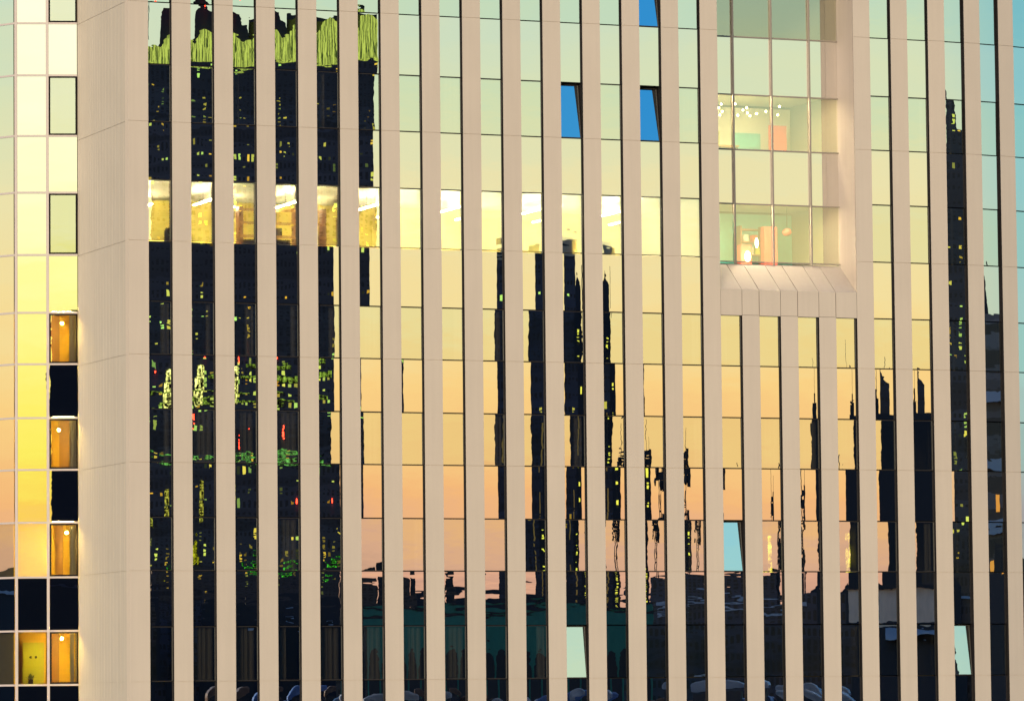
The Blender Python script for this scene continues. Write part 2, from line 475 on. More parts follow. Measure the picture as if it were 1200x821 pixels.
for k in (4, 6, 8, 10): ceiling(k, 14*S, XE, .37, 7.4, M['room'])
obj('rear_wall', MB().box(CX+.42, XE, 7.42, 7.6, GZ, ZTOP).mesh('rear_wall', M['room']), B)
for x in (14*S-.09, 17*S+OPEN+.06, XE+.02):
    obj('partition_wall', MB().box(x, x+.08, .38, 7.40, -4, ZTOP).mesh('partition_wall', M['room']), B)
# lit storey finishes
z0, z1 = ZR[4]-1.1, ZR[3]+.1
obj('office_wall', MB().box(CX+.5, 14*S-.1, 6.9, 7.0, z0, z1).mesh('office_wall', M['yell']), B)
obj('end_wall', MB().box(CX+.45, CX+.52, .38, 6.9, z0, z1).mesh('end_wall', M['yell']), B)

# dark interior behind the turned columns
mb = MB()
for i in range(20, 25):
    mb.add(MB().box(0, S, 1.6, 1.7, GZ, ZTOP), Matrix.Translation(frames[i][0]) @ Matrix.Rotation(frames[i][1], 4, 'Z'))
obj('inner_wall', mb.mesh('inner_wall', M['room']), B)
p24 = at(24, S, 0, 0)
obj('end_wall', MB().box(p24.x-.1, p24.x+.3, p24.y+.37, 16, GZ, ZTOP).mesh('end_wall', M['wallc']), B)
obj('roof', MB().box(-6, p24.x+.3, .4, 16, ZTOP+.01, ZTOP+.5).mesh('roof', M['wallc']), B)
obj('rear_wall', MB().box(-6, p24.x+.3, 15.7, 16, GZ, ZTOP).mesh('rear_wall', M['wallc']), B)

# --- the recessed glazed bay
BX0, BX1 = 14*S, 17*S+OPEN; BD = 1.30
bay_rows = [UP[1], UP[0]] + ZR[:5]
mull_x = [21.74, 23.22, 24.69]
xs = [BX0] + mull_x + [BX1]
bz0 = ZR[4]
for r in range(len(bay_rows)-1):
    zt, zb = bay_rows[r], bay_rows[r+1]
    for c in range(4):
        w = xs[c+1]-xs[c]-.01; h = zt-zb-.01
        x = (xs[c]+xs[c+1])/2
        me = pane_mb(w, h, sag(w, 1.6)).mesh('bay_window', M['span'] if r % 2 == 0 else M['bay'], True)
        pane = obj('bay_window', me, B, (x, BD, zb+.005), (rng.gauss(0, .0008), 0, rng.gauss(0, .0012)))
for x in mull_x:
    obj('mullion', MB().box(-.03, .03, BD-.09, BD-.012, bz0-.08, UP[1]).mesh('mullion', M['mullb']), B, (x, 0, 0))
for z in bay_rows[1:]:
    obj('transom', MB().box(BX0, BX1, BD-.05, BD-.008, z-.022, z+.022).mesh('transom', M['mullb']), B)
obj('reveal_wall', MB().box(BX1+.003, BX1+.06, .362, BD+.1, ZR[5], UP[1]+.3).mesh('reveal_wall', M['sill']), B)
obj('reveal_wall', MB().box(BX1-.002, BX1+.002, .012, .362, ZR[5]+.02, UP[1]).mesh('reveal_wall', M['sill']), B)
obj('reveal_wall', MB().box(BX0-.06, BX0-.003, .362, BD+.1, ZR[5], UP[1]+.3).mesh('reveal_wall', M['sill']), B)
obj('lintel', MB().box(BX0, BX1, .01, BD+.1, UP[1]+.01, UP[1]+.5).mesh('lintel', M['pier']), B)
# sloped sill and fascia in seven panels following piers and openings
cuts = []
for i in BAY:
    cuts.append((i*S, i*S+OPEN, True))
    if i != 17: cuts.append((i*S+OPEN, (i+1)*S, False))
zf = 13.32; zbm = ZR[5]
for x0, x1, opn in cuts:
    g = .011
    e = 0.0 if opn else .012
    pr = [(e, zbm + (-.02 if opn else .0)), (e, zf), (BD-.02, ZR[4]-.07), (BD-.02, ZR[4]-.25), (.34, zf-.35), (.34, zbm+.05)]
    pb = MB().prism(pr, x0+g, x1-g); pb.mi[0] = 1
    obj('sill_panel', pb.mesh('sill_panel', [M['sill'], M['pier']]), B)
obj('sill_backing', MB().prism([(.05, zbm+.06), (.05, zf-.06), (BD-.02, ZR[4]-.14), (BD+.1, ZR[4]-.14), (BD+.1, zbm+.06)], BX0+.005, BX1-.005).mesh('sill_backing', M['dark']), B)
# rooms behind the bay
RM0 = 14*S; RM1 = 17*S+OPEN
for k, mats in ((1, ('ceil', 'yell')), (3, ('teal', 'teal'))):
    zt, zb = ZR[k], ZR[k+1]
    obj('bay_wall', MB().box(RM0, RM1+.02, 5.2, 5.3, zb-1.0, zt+.1).mesh('bay_wall', M['ceil'] if k == 1 else M['teal']), B)
    obj('ceiling', MB().box(RM0, RM1+.02, BD+.12, 5.19, zt+.17, zt+.25).mesh('ceiling', M['ceil']), B)
    L_ = obj('ceiling_light', MB().box(0, 3.4, 0, .5, 0, .04).mesh('ceiling_light', M['bayl']), None, (RM0+.3, BD+.22, zt+.115))
    tag(L_, 'flat ceiling light in the %s room behind the recessed glazing' % ('cream' if k == 1 else 'teal'), 'ceiling light')

# --- glazed wing behind the return wall
WA = R(-17); FA = R(-59)
W0 = Vector((CX, CY, 0)); wu = Vector((-math.cos(WA), -math.sin(WA), 0)); 
W1 = W0 + 2.085*wu; fu = Vector((-math.cos(FA), -math.sin(FA), 0))
wing_cols = [(W0 + .495*wu, .955, WA, 0), (W0 + 1.55*wu, .965, WA, 1)] + [(W1 + (.07+.56+1.12*j)*fu, 1.06, FA, 2+j) for j in range(3)]
WZ = [UP[1], UP[0]] + [22.35, 20.57, 18.50, 16.57, 14.45, 12.49, 10.75, 8.93, 7.18, 5.40, 3.56, 1.76, -.05, -1.85, -3.65]
for r in range(len(WZ)-1):
    zt, zb = WZ[r], WZ[r+1]; k = r-2; iswin = (k % 2 != 0)
    for c, w, a, ci in wing_cols:
        h = zt-zb-.07
        kw = 2.6 if ci == 0 else 1.3
        tz = rng.gauss(0, .0008) + (-.0038 if ci == 1 else 0); tx = rng.gauss(0, .0006)
        mat = M['winc'] if (iswin and ci == 0) or (iswin and k >= 9) else M['span']
        if ci == 1 and k == 10: tx = .007
        me = pane_mb(w, h, sag(w, kw)).mesh('corner_window', mat, True)
        pn = obj('corner_window' if mat is M['winc'] else 'glass_panel', me, B, c + Vector((0, 0, zb+.035)), (tx, 0, a+tz))
        if iswin and ci == 0:
            obj('frame', MB().box(-w/2, -w/2+.055, -.03, .03, 0, h).box(w/2-.055, w/2, -.03, .03, 0, h).box(-w/2+.055, w/2-.055, -.03, .03, 0, .05).box(-w/2+.055, w/2-.055, -.03, .03, h-.05, h).mesh('frame', M['dark']), pn, (0, 0, 0), (0, 0, 0), False)
mul = MB().box(-.045, .045, -.03, .05, GZ, ZTOP).mesh('mullion', M['mull'])
for d in (1.02, 2.085): obj('mullion', mul, B, W0 + d*wu, (0, 0, WA))
for j in (1, 2, 3): obj('mullion', mul, B, W1 + (.02+1.12*j)*fu, (0, 0, FA))
for z in WZ[1:]:
    obj('transom', MB().box(-2.04, -.01, -.02, .05, -.032, .032).mesh('transom', M['mull']), B, W0 + Vector((0, 0, z)), (0, 0, WA))
    obj('transom', MB().box(-3.4, -.05, -.02, .05, -.032, .032).mesh('transom', M['mull']), B, W1 + Vector((0, 0, z)), (0, 0, FA))
# wing floors and amber rooms
def wing_xf(): return Matrix.Translation(W0) @ Matrix.Rotation(WA, 4, 'Z')
mb = MB()
for r in range(len(WZ)-1):
    k = r-2
    if k % 2 == 0: mb.add(MB().box(-2.0, -.0, .10, 4.0, WZ[r+1]+.12, WZ[r+1]+.6), wing_xf())
obj('floor_slab', mb.mesh('floor_slab', M['slab']), B)
obj('amber_wall', MB().box(-2.06, .0, 2.2, 2.3, GZ, ZTOP).mesh('amber_wall', M['amber']), B, W0, (0, 0, WA))
obj('side_wall', MB().box(.01, .08, .10, 2.19, GZ, ZTOP).mesh('side_wall', M['amber']), B, W0, (0, 0, WA))
obj('side_wall', MB().box(-2.2, -2.14, .30, 2.19, GZ, ZTOP).mesh('side_wall', M['amber']), B, W0, (0, 0, WA))
rm = MB().mesh('x', M['back'])
obj('facet_backing', MB().box(-3.6, -.3, .25, .3, GZ, ZTOP).mesh('facet_backing', M['room']), B, W1, (0, 0, FA))
for n_, k in enumerate((5, 7, 9, 11)):
    z = WZ[k+2]
    p = wing_xf() @ Vector((-.55+(.0, -.12, .14, -.03)[n_], (1.0, .8, 1.2, 1.0)[n_], z-(.28, .36, .30, .24)[n_]))
    obj('wall_panel', MB().box(0, (.34, .5, .26, .42)[n_], 2.12, 2.19, WZ[k+3]-.6, WZ[k+2]+.1).mesh('wall_panel', M['wood2']), B, W0 + (-(.98, .66, .80, 1.1)[n_])*Vector((math.cos(WA), math.sin(WA), 0)), (0, 0, WA))
    obj('curtain', curtain_mesh((.18, .26, .2, .14)[n_], 1.66), B, wing_xf() @ Vector((-.30, .14, WZ[k+3]+.07)), (0, 0, WA))
    t = empty('pendant_lamp', p, ('warm round pendant lamp behind the amber corner window, ' + ('highest of the amber rooms', 'second of the amber rooms from the top', 'in the amber room above the dark glass', 'in the lowest amber room'))[n_ and 0:] if False else
              'warm pendant lamp in the ' + ('highest', 'second highest', 'third highest', 'lowest')[n_] + ' amber corner room', 'lamp', 'lamps in the amber corner rooms')
    obj('shade', MB().ball((0, 0, 0), .05).mesh('shade', M['warm'], True), t, (0, 0, 0), (0, 0, 0), False)
    obj('cord', MB().rod((0, 0, .07), (0, 0, .30), .006).mesh('cord', M['dark']), t, (0, 0, 0), (0, 0, 0), False)
    tag(obj('ceiling_light', MB().box(-.36, .36, -.1, .1, 0, .03).mesh('ceiling_light', M['warm']), None, wing_xf() @ Vector((-.52, .26, z+.045)), (0, 0, WA)),
        'flat warm light on the ceiling of the ' + ('highest', 'second highest', 'third highest', 'lowest')[n_] + ' amber corner room', 'ceiling light')
# lime cabinet and plant in the lowest amber room
zb = WZ[14]
t = empty('cabinet', wing_xf() @ Vector((-1.55, 1.6, zb-.3)), 'lime green cabinet with two doors in the lowest amber corner room', 'cabinet', None, WA)
obj('carcass', MB().box(-.36, .36, .02, .4, 0, 1.75).mesh('carcass', M['lime']), t, (0, 0, 0), (0, 0, 0), False)
for s in (-1, 1):
    d = obj('door', MB().box(-.17, .17, -.02, .015, .04, 1.7).mesh('door', M['lime']), t, (s*.178, 0, 0), (0, 0, 0), False)
    obj('handle', MB().ball((0, 0, 0), .045).mesh('handle', M['dark'], True), d, (-s*.09, -.045, 1.25), (0, 0, 0), False)
t = empty('potted_plant', wing_xf() @ Vector((-1.62, .45, zb+.04)), 'small dark potted plant on the sill before the lime cabinet', 'plant')
obj('pot', MB().rod((0, 0, 0), (0, 0, .16), .08, 0, 12).mesh('pot', M['dark']), t, (0, 0, 0), (0, 0, 0), False)
lf = MB()
for n in range(60):
    a = rng.uniform(0, 6.28); e = rng.uniform(.3, 1.3); l = rng.uniform(.12, .26)
    d = Vector((math.cos(a)*math.cos(e), math.sin(a)*math.cos(e), math.sin(e))); s = Vector((-math.sin(a), math.cos(a), 0))*.025
    b = Vector((0, 0, .15)); lf.poly([b, b+d*l*.6+s, b+d*l, b+d*l*.6-s])
obj('foliage', lf.mesh('foliage', M['leaf']), t, (0, 0, 0), (0, 0, 0), False)

# ------------------------------------------------------------------ things inside the lit storey
zc = ZR[3]+.10
place = ('over the yellow wall end', 'beside the yellow wall', 'over the dark wood screen', 'over the wooden shelving', 'beside the brown wood panel', 'in the pale middle office', 'over the far pale office')
x = CX+.75; n = 0
while x < 13.7*S:
    far = n % 2
    t = empty('linear_lamp', (x, 5.4 if far else 2.5, zc-.42), ('far' if far else 'near') + ' glowing tube lamp under the lit office ceiling, ' + place[n//2 % 7], 'lamp', 'tube lamps of the lit office storey')
    ln = .9 if far else 1.9
    obj('tube', MB().box(-.03, .03, -ln, ln, -.02, .02).mesh('tube', M['lamp']), t, (0, 0, 0), (0, 0, 0), False)
    for y in (-.9, .9): obj('hanger', MB().rod((0, y, .02), (0, y, .42), .008).mesh('hanger', M['dark']), t, (0, 0, 0), (0, 0, 0), False)
    x += S; n += 1
zfl = ZR[4]-1.05
t = empty('wood_shelving', (3.1*S, 4.2, zfl), 'open brown wood shelving with leaning rails in the lit office', 'shelving')
sc = MB()
for x in (0, 1.0, 2.0, 3.0): sc.box(x, x+.14, 0, .35, 0, 2.75)
obj('upright', sc.mesh('upright', M['wood']), t, (0, 0, 0), (0, 0, 0), False)
for z in (1.25, 1.7, 2.15, 2.6): obj('shelf', MB().box(.02, 3.12, -.04, -.002, z, z+.09).mesh('shelf', M['wood2']), t, (0, 0, 0), (0, 0, 0), False)
sc = MB()
for x, z, w_, h_ in ((.2, 1.35, .5, .28), (1.3, 1.35, .55, .3), (1.25, 1.8, .3, .25), (2.25, 1.8, .5, .26), (2.3, 1.35, .3, .3)): sc.box(x, x+w_, .05, .3, z, z+h_)
obj('storage_box', sc.mesh('storage_box', M['dark']), t, (0, 0, 0), (0, 0, 0), False)
t = empty('wood_cabinet', (5.35*S, 3.2, zfl), 'tall brown wood cabinet with a lower counter in the lit office', 'cabinet')
obj('body', MB().box(0, .42, 0, .5, 0, 2.4).mesh('body', M['wood']), t, (0, 0, 0), (0, 0, 0), False)
obj('counter', MB().box(.43, 1.3, 0, .5, 0, 1.42).mesh('counter', M['wood2']), t, (0, 0, 0), (0, 0, 0), False)
for n_, (x, y, ds) in enumerate(((.9*S, 1.6, 'nearest the yellow end wall'), (7.2*S, 1.4, 'in the pale middle of the lit office'), (9.1*S, 1.2, 'beside the dark desk screen'), (11.6*S, 1.8, 'at the far end of the lit office'))):
    t = empty('office_chair', (x, y, zfl), 'dark high backed office chair ' + ds, 'chair')
    obj('backrest', MB().xprism([(-.24, 1.0), (.24, 1.0), (.27, 1.5), (.2, 1.66), (-.2, 1.66), (-.27, 1.5)][::-1], 0, .08).mesh('backrest', M['dark']), t, (0, 0, 0), (0, 0, 0), False)
    obj('seat', MB().box(-.25, .25, -.45, .05, .48, .58).mesh('seat', M['dark']), t, (0, 0, 0), (0, 0, 0), False)
    obj('stand', MB().rod((0, -.2, 0), (0, -.2, .48), .04).box(-.3, .3, -.23, -.17, 0, .06).box(-.03, .03, -.5, .1, .06, .1).mesh('stand', M['dark']), t, (0, 0, 0), (0, 0, 0), False)
t = empty('wood_column', (2.75*S+.75, 3.0, zfl), 'square brown wood column beside the yellow wall', 'column')
obj('shaft', MB().box(0, .4, 0, .4, 0, 2.95).mesh('shaft', M['wood']), t, (0, 0, 0), (0, 0, 0), False)
tag(obj('desk_screen', MB().box(0, .9, 0, .05, 0, .7).box(.38, .52, .0, .05, -.4, -.002).box(.2, .7, -.1, .15, -.42, -.402).mesh('desk_screen', M['dark']), None, (10.0*S-.1, 1.0, ZR[4]-.05)), 'dark flat desk screen at a lit office window', 'screen')

tag(obj('light_panel', MB().box(0, .46, 0, .06, 0, 1.25).box(-.03, .49, -.02, .08, -.05, -.002).mesh('light_panel', [M['panel']]), None, (15*S+.24, .75, ZR[10]+.02)), 'glowing yellow panel inside a window under the open cyan sash', 'light panel')
tag(obj('light_panel', MB().box(0, .16, 0, .06, 0, 1.35).box(-.03, .19, -.02, .08, -.05, -.002).mesh('light_panel', [M['panel']]), None, (17*S+.62, .75, ZR[10]+.02)), 'narrow glowing yellow panel inside a window near the dark block', 'light panel')
# things inside the bay
t = empty('string_lights', (RM0+.2, 2.0, ZR[1]-.05), 'garland of small warm bulbs under the ceiling of the upper bay room', 'lights')
for n in range(34):
    bx = .1 + 3.7*rng.random(); by = rng.uniform(.0, 2.6); bz = -.12-.25*rng.random()
    obj('bulb', MB().ball((0, 0, 0), .04, 0, 8, 5).mesh('bulb', M['bulb'], True), t, (bx, by, bz), (0, 0, 0), False)
tag(obj('wall_poster', MB().box(0, 1.1, 0, .04, 0, 1.1).mesh('wall_poster', M['teal']), None, (RM0+2.9, 5.1, ZR[2]+.0)), 'large teal poster on the cream wall of the upper bay room', 'poster')
tag(obj('wall_poster', MB().box(0, .7, 0, .04, 0, .9).mesh('wall_poster', M['red']), None, (RM0+4.1, 4.6, ZR[2]+.45)), 'red poster beside the teal one in the upper bay room', 'poster')
t = empty('display_stand', (RM0+2.0, 2.6, ZR[4]-.4), 'red display stand with a glowing lamp in the teal bay room', 'display')
obj('panel', MB().box(0, .42, 0, .3, 0, 1.15).mesh('panel', M['red']), t, (0, 0, 0), (0, 0, 0), False)
obj('lamp_shade', MB().ball((0, 0, 0), .11, 0, 10, 6, 1.8).mesh('lamp_shade', M['bulb'], True), t, (.2, -.14, .72), (0, 0, 0), False)
t = empty('display_stand', (RM0+3.3, 3.4, ZR[4]-.4), 'taller red display stand near the end wall of the teal bay room', 'display')
obj('panel', MB().box(0, .5, 0, .3, 0, 1.9).mesh('panel', M['red']), t, (0, 0, 0), (0, 0, 0), False)
obj('lamp_shade', MB().ball((0, 0, 0), .06, 0, 10, 6, 3).mesh('lamp_shade', M['bulb'], True), t, (-.35, -.1, 1.3), (0, 0, 0), False)

t = empty('shelf_unit', (RM0+2.75, 4.2, ZR[4]-.4), 'dark open shelf unit holding small bright boxes in the teal bay room', 'shelf')
obj('side_panel', MB().box(0, .05, 0, .35, 0, 2.0).mesh('side_panel', M['wood']), t, (0, 0, 0), (0, 0, 0), False)
obj('side_panel', MB().box(.85, .9, 0, .35, 0, 2.0).mesh('side_panel', M['wood']), t, (0, 0, 0), (0, 0, 0), False)
for z in (.5, .95, 1.4, 1.85): obj('shelf', MB().box(.052, .848, 0, .35, z, z+.04).mesh('shelf', M['wood']), t, (0, 0, 0), (0, 0, 0), False)
for x, z, m_ in ((.1, .99, 'red'), (.35, .99, 'ceil'), (.6, .99, 'lime'), (.15, 1.44, 'ceil'), (.5, 1.44, 'red')): obj('storage_box', MB().box(x, x+.18, .05, .3, z+.002, z+.25).mesh('storage_box', M[m_]), t, (0, 0, 0), (0, 0, 0), False)
t = empty('pendant_lamp', (RM0+4.0, 3.0, ZR[3]-.75), 'round red pendant lamp in the teal bay room', 'lamp')
obj('shade', MB().ball((0, 0, 0), .17, 0, 12, 8, .8).mesh('shade', M['red'], True), t, (0, 0, 0), (0, 0, 0), False)
obj('cord', MB().rod((0, 0, .13), (0, 0, .9), .008).mesh('cord', M['dark']), t, (0, 0, 0), (0, 0, 0), False)
t = empty('table', (RM0+.9, 2.6, ZR[2]-.45), 'pale table behind the upper bay window', 'table')
obj('tabletop', MB().box(0, 1.1, 0, .6, .72, .77).mesh('tabletop', M['wood2']), t, (0, 0, 0), (0, 0, 0), False)
for x in (.04, 1.0): obj('leg', MB().box(x, x+.06, .02, .58, 0, .718).mesh('leg', M['dark']), t, (0, 0, 0), (0, 0, 0), False)
tag(obj('picture', MB().box(0, .5, 0, .03, 0, .6).box(.06, .44, -.006, -.002, .06, .54).mesh('picture', M['lime']), None, (RM0+1.9, 5.12, ZR[2]+.55)), 'small greenish picture on the cream wall beside the teal poster', 'picture')

# ------------------------------------------------------------------ the city across the street (seen mirrored in the glass)
def tower_shape(w, d, z0, z1, top=None):
    """body whose top outline (x fraction, z) may step or slope; front is local +Y"""
    prof = [(-w/2, z0)] + ([(-w/2, z1), (w/2, z1)] if top is None else [((f-.5)*w, z) for f, z in top]) + [(w/2, z0)]
    return MB().xprism(list(reversed(prof)), -d, 0)
def tower(name, cx, cy, w, d, ztop, yaw, mat, label, top=None, cat='tower', group=None):
    t = empty(name, (cx, cy, GZ), label, cat, group, R(yaw))
    h = ztop-GZ
    obj('body', tower_shape(w, d, 0, h, None if top is None else [(f, z-GZ) for f, z in top]).mesh('body', mat), t, (0, 0, 0), (0, 0, 0), False)
    return t
def kid(t, name, mb, mat, loc=(0, 0, 0)): return obj(name, mb.mesh(name, mat), t, loc, (0, 0, 0), False)

T_dark = night_tower('dark office cladding', (.045, .045, .058), (4.2, 1.9), .20, 1.3, (.5, .3))
T_dark2 = night_tower('blue office cladding', (.022, .03, .055), (4.5, 3.0), .02, 1.2, (.6, .3), None, 5)
T_brown = night_tower('brown cladding', (.035, .03, .035), (2.0, 1.5), .03, .8, (.6, .4), None, 9)
T_band = night_tower('banded cladding', (.10, .10, .12), (30, 3.3), .0, 0, (1.1, .5), None, 2)
M['crown'] = None
def crown_mat():
    m, nt, out = new_mat('lit crown screen')
    p = N(nt, 'ShaderNodeBsdfPrincipled'); p.inputs['Base Color'].default_value = (.05, .07, .02, 1)
    tc = N(nt, 'ShaderNodeTexCoord'); mp = N(nt, 'ShaderNodeMapping'); mp.inputs['Scale'].default_value = (.9, .9, .22); L(nt, tc.outputs['Object'], mp.inputs[0])
    nz = N(nt, 'ShaderNodeTexNoise'); nz.inputs['Scale'].default_value = 1.0; nz.inputs['Detail'].default_value = 9; nz.inputs['Roughness'].default_value = .75; L(nt, mp.outputs[0], nz.inputs['Vector'])
    rp = N(nt, 'ShaderNodeValToRGB'); rp.color_ramp.elements[0].position = .43; rp.color_ramp.elements[1].position = .55
    rp.color_ramp.elements[0].color = (.02, .04, .0, 1); rp.color_ramp.elements[1].color = (*lin(204, 226, 96), 1)
    L(nt, nz.outputs['Fac'], rp.inputs[0]); L(nt, rp.outputs[0], p.inputs['Emission Color']); p.inputs['Emission Strength'].default_value = 1.0
    L(nt, p.outputs[0], out.inputs[0]); return m
M['crown'] = crown_mat()
M['dkst'] = plain('dark stone', (.02, .022, .03), .7)
M['navy'] = plain('navy cladding', (.012, .016, .03), .6)
M['green'] = plain('green sheet cladding', (.02, .19, .15), .6, 0, .3, 1.0)
M['stone'] = plain('pale rubble wall', (.85, .64, .50), .8, 0, .35, .6)
M['sand'] = plain('sand parapet', (.55, .45, .33), .8)
M['pale'] = plain('pale roof sheet', (.35, .42, .55), .5)
M['orange'] = emit('orange room light', (1, .45, .08), .8)

# great tower with the lit crown
t = tower('skyscraper', 208.9, -614.4, 48.7, 36, 110.6, 18.8, T_dark, 'widest dark skyscraper with a glowing green crown, mirrored in the windows')
h = 110.6-GZ
kid(t, 'crown', tower_shape(50, 34, 0, 8, [(0, 3.6), (.12, 3.7), (.2, 3.0), (.27, 4.6), (.35, 5.6), (.43, 5.2), (.5, 3.8), (.58, 4.6), (.66, 5.0), (.74, 7.4), (.86, 8.6), (1, 6.8)]), M['crown'], (4, -1, h+.3))
kid(t, 'upper_storeys', MB().box(24.4, 28.5, -30, -.2, 108, h), T_dark)
kid(t, 'crown_cap', tower_shape(33, 28, 0, 12, [(0, 3.2), (.05, 6.0), (.10, 6.4), (.13, 11.0), (.20, 12.2), (.36, 12.4), (.44, 11.6), (.5, 11.4), (.56, 9.8), (.66, 9.4), (.70, 7.6), (.82, 7.0), (.86, 4.4), (1, 2.5)]), M['dkst'], (1.6, -3, h-2.0))
kid(t, 'parapet', MB().box(8, 29, -30, -3.2, 0, .7), M['dkst'], (0, 0, h+8.2))
mst = MB()
for s in (-.6, .6): mst.rod((s, 0, 0), (s*.4, 0, 26), .16)
for z in range(0, 26, 2): mst.rod((-.55, 0, z), (.5, 0, z+2), .09)
kid(t, 'lattice_mast', mst, M['dkst'], (-20.5, -4, h+5))
for x, z in ((-9, 14), (-3, 12)): kid(t, 'beacon', MB().ball((0, 0, 0), .55), M['beacon'], (x, 0, h+z-2))
kid(t, 'lit_hall', MB().box(-3.2, 2.0, 0, .3, 0, 2).box(-2.6, 2.8, 0, .3, 2.2, 4.4).box(-1.4, 3.2, 0, .3, 4.7, 6.8), emit_uneven('hall light', (.95, 1, .26), 1.9, (.35, .35, .9)), (-5.6, .05, 77))
kid(t, 'lit_hall', MB().box(-2, 2, 0, .3, 0, 2.4).box(-1.6, 2.2, 0, .3, 3, 6), emit_uneven('dim hall light', (.8, .8, .1), .7), (-6, .05, 57))
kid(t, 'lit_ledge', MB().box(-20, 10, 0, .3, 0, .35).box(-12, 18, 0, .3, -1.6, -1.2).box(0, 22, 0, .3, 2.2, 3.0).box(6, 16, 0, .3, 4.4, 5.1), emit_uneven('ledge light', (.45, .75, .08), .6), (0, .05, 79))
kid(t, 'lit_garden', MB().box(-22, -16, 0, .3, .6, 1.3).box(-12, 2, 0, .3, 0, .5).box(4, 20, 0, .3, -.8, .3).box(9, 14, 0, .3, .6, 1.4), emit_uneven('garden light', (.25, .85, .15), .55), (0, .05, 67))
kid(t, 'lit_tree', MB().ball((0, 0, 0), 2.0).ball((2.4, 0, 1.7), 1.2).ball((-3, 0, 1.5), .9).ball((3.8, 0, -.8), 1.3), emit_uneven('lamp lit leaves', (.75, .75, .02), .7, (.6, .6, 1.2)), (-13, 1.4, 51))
kid(t, 'neon_sign', MB().box(-5, 3, 0, .3, 0, .6).box(-2, 5, 0, .3, .9, 1.4).box(-7, -5, 0, .3, 1.0, 1.5), M['neon'], (14, .05, 48))
kid(t, 'neon_sign', MB().box(-3, 3, 0, .3, 0, .45), M['neon'], (20, .05, 50))
for x, z in ((-14, 83), (-2, 85), (6, 86), (12, 72), (2, 70), (18, 60), (-20, 74)): kid(t, 'beacon', MB().ball((0, 0, 0), .5), M['beacon'], (x, .3, z))

t = tower('skyscraper', 339.5, -779.2, 15.5, 10, 95.4, 22.7, T_dark2, 'slim dark tower with a sand coloured top, mirrored in the middle windows')
kid(t, 'parapet', MB().box(-7.75, 7.75, -10, 0, 0, 3.4), M['sand'], (0, 0, 95.4-GZ+.02))
for z in (30, 45, 60, 75): kid(t, 'lit_strip', MB().box(-1.2, .2, 0, .2, 0, 6).box(-.4, .9, 0, .2, 6.3, 11), emit('dim stair light', (1, .72, .25), .13), (3.2, .05, z))
t = tower('skyscraper', 369.3, -820.8, 8.5, 8, 96.2, 23.2, M['navy'], 'narrowest tower with a column of yellow lamps, mirrored beside the slim tower', [(0, 92), (.4, 96.2), (1, 93)])
z = 18.0
while z < 112:
    big = rng.random() < .2
    kid(t, 'stair_lamp', MB().box(-1.5 if big else -1.0, 1.0, 0, .3, 0, 1.5 if big else .8), M['ylamp'], (.8, .05, z)); z += rng.choice((3.2, 3.2, 4.2, 7.5))
kid(t, 'antenna', MB().rod((0, 0, 0), (0, 0, 10), .25), M['dkst'], (5.6, -3, 94-GZ-6)); 

# telecom masts
def mast(cx, cy, z0, z1, yaw, label, w=1.6, kd=1.0):
    t = empty('telecom_mast', (cx, cy, GZ), label, 'mast', None, R(yaw))
    h = z1-GZ; b = z0-GZ
    m = MB()
    for sx in (-1, 1):
        for sy in (-1, 1): m.rod((sx*w, sy*w, 0), (sx*w*.5, sy*w*.5, h*.86), .22)
    z = 0; s = 1
    while z < h*.84:
        f0 = 1-.5*z/(h*.86); f1 = 1-.5*(z+2.4)/(h*.86)
        m.rod((-w*f0*s, w*f0, z), (w*f1*s, w*f1, z+2.4), .14); m.rod((-w*f0, w*f0, z), (w*f0, w*f0, z), .14); z += 2.4; s = -s
    kid(t, 'lattice', m, M['dkst'])
    d = MB()
    for zz, k in ((h-6.5, kd), (h-13.5, kd*.75)):
        d.box(-2.6*k, 2.2*k, -.5, .5, zz, zz+1.0).box(-1.6*k, 2.9*k, -.4, .4, zz+1.4, zz+2.0).box(1.6*k, 3.6*k, -.3, .3, zz-1.6, zz+2.6)
        d.ball((-1.9*k, .6, zz+1.2), 1.1*k).ball((.6, .7, zz-.6), 1.0*k).ball((-3.0*k, .5, zz-.3), .8*k)
    kid(t, 'dish_cluster', d, M['dkst'])
    kid(t, 'whip_antenna', MB().rod((-.4, 0, h*.85), (-.8, 0, h), .15).rod((.5, 0, h*.85), (1.4, 0, h*.97), .12), M['dkst'])
mast(198.6, -404.3, -26, 35.0, 24, 'lattice telecom mast carrying a cluster of dishes, mirrored before orange sky', 1.0, .8)
mast(212.9, -397.7, -26, 30.5, 25.5, 'thinner whip topped mast, mirrored over low roofs', .5, .4)

# towers at the end of the facade
tower('office_tower', 365.2, -657.1, 9.9, 12, 62.2, 27.2, T_dark2, 'dark blue tower with a sloping top rising behind a broad block', [(0, 62.5), (.25, 61.2), (1, 59.5)])
t = tower('office_tower', 343.7, -611.8, 28.1, 14, 50.8, 27.3, M['navy'], 'broad plain dark blue block with roof plant, mirrored near the bay')
kid(t, 'roof_plant', MB().box(-13, -8, -8, -1, 0, 2.4).box(-11, -9.5, -6, -3, 2.42, 4.6).rod((-10, -4, 4.6), (-10, -4, 13), .2), M['dkst'], (0, 0, 50.8-GZ+.02))
for z in range(10, 90, 9): kid(t, 'stair_lamp', MB().box(-1.1, 1.1, 0, .3, 0, .8), M['ylamp'], (10.5, .05, z)) if rng.random() < .5 else None
tower('office_tower', 353.0, -429.5, 24.3, 20, 92.3, 36.8, T_dark, 'dark glass tower with a pointed roof corner, mirrored in the turned columns', [(0, 93.5), (.09, 93.3), (.35, 84), (1, 82)])
tower('office_tower', 337.9, -310.9, 6.5, 6, 55.3, 44.4, M['navy'], 'thin pointed dark tower beside a banded block', [(0, 55.5), (.2, 54), (1, 43)])
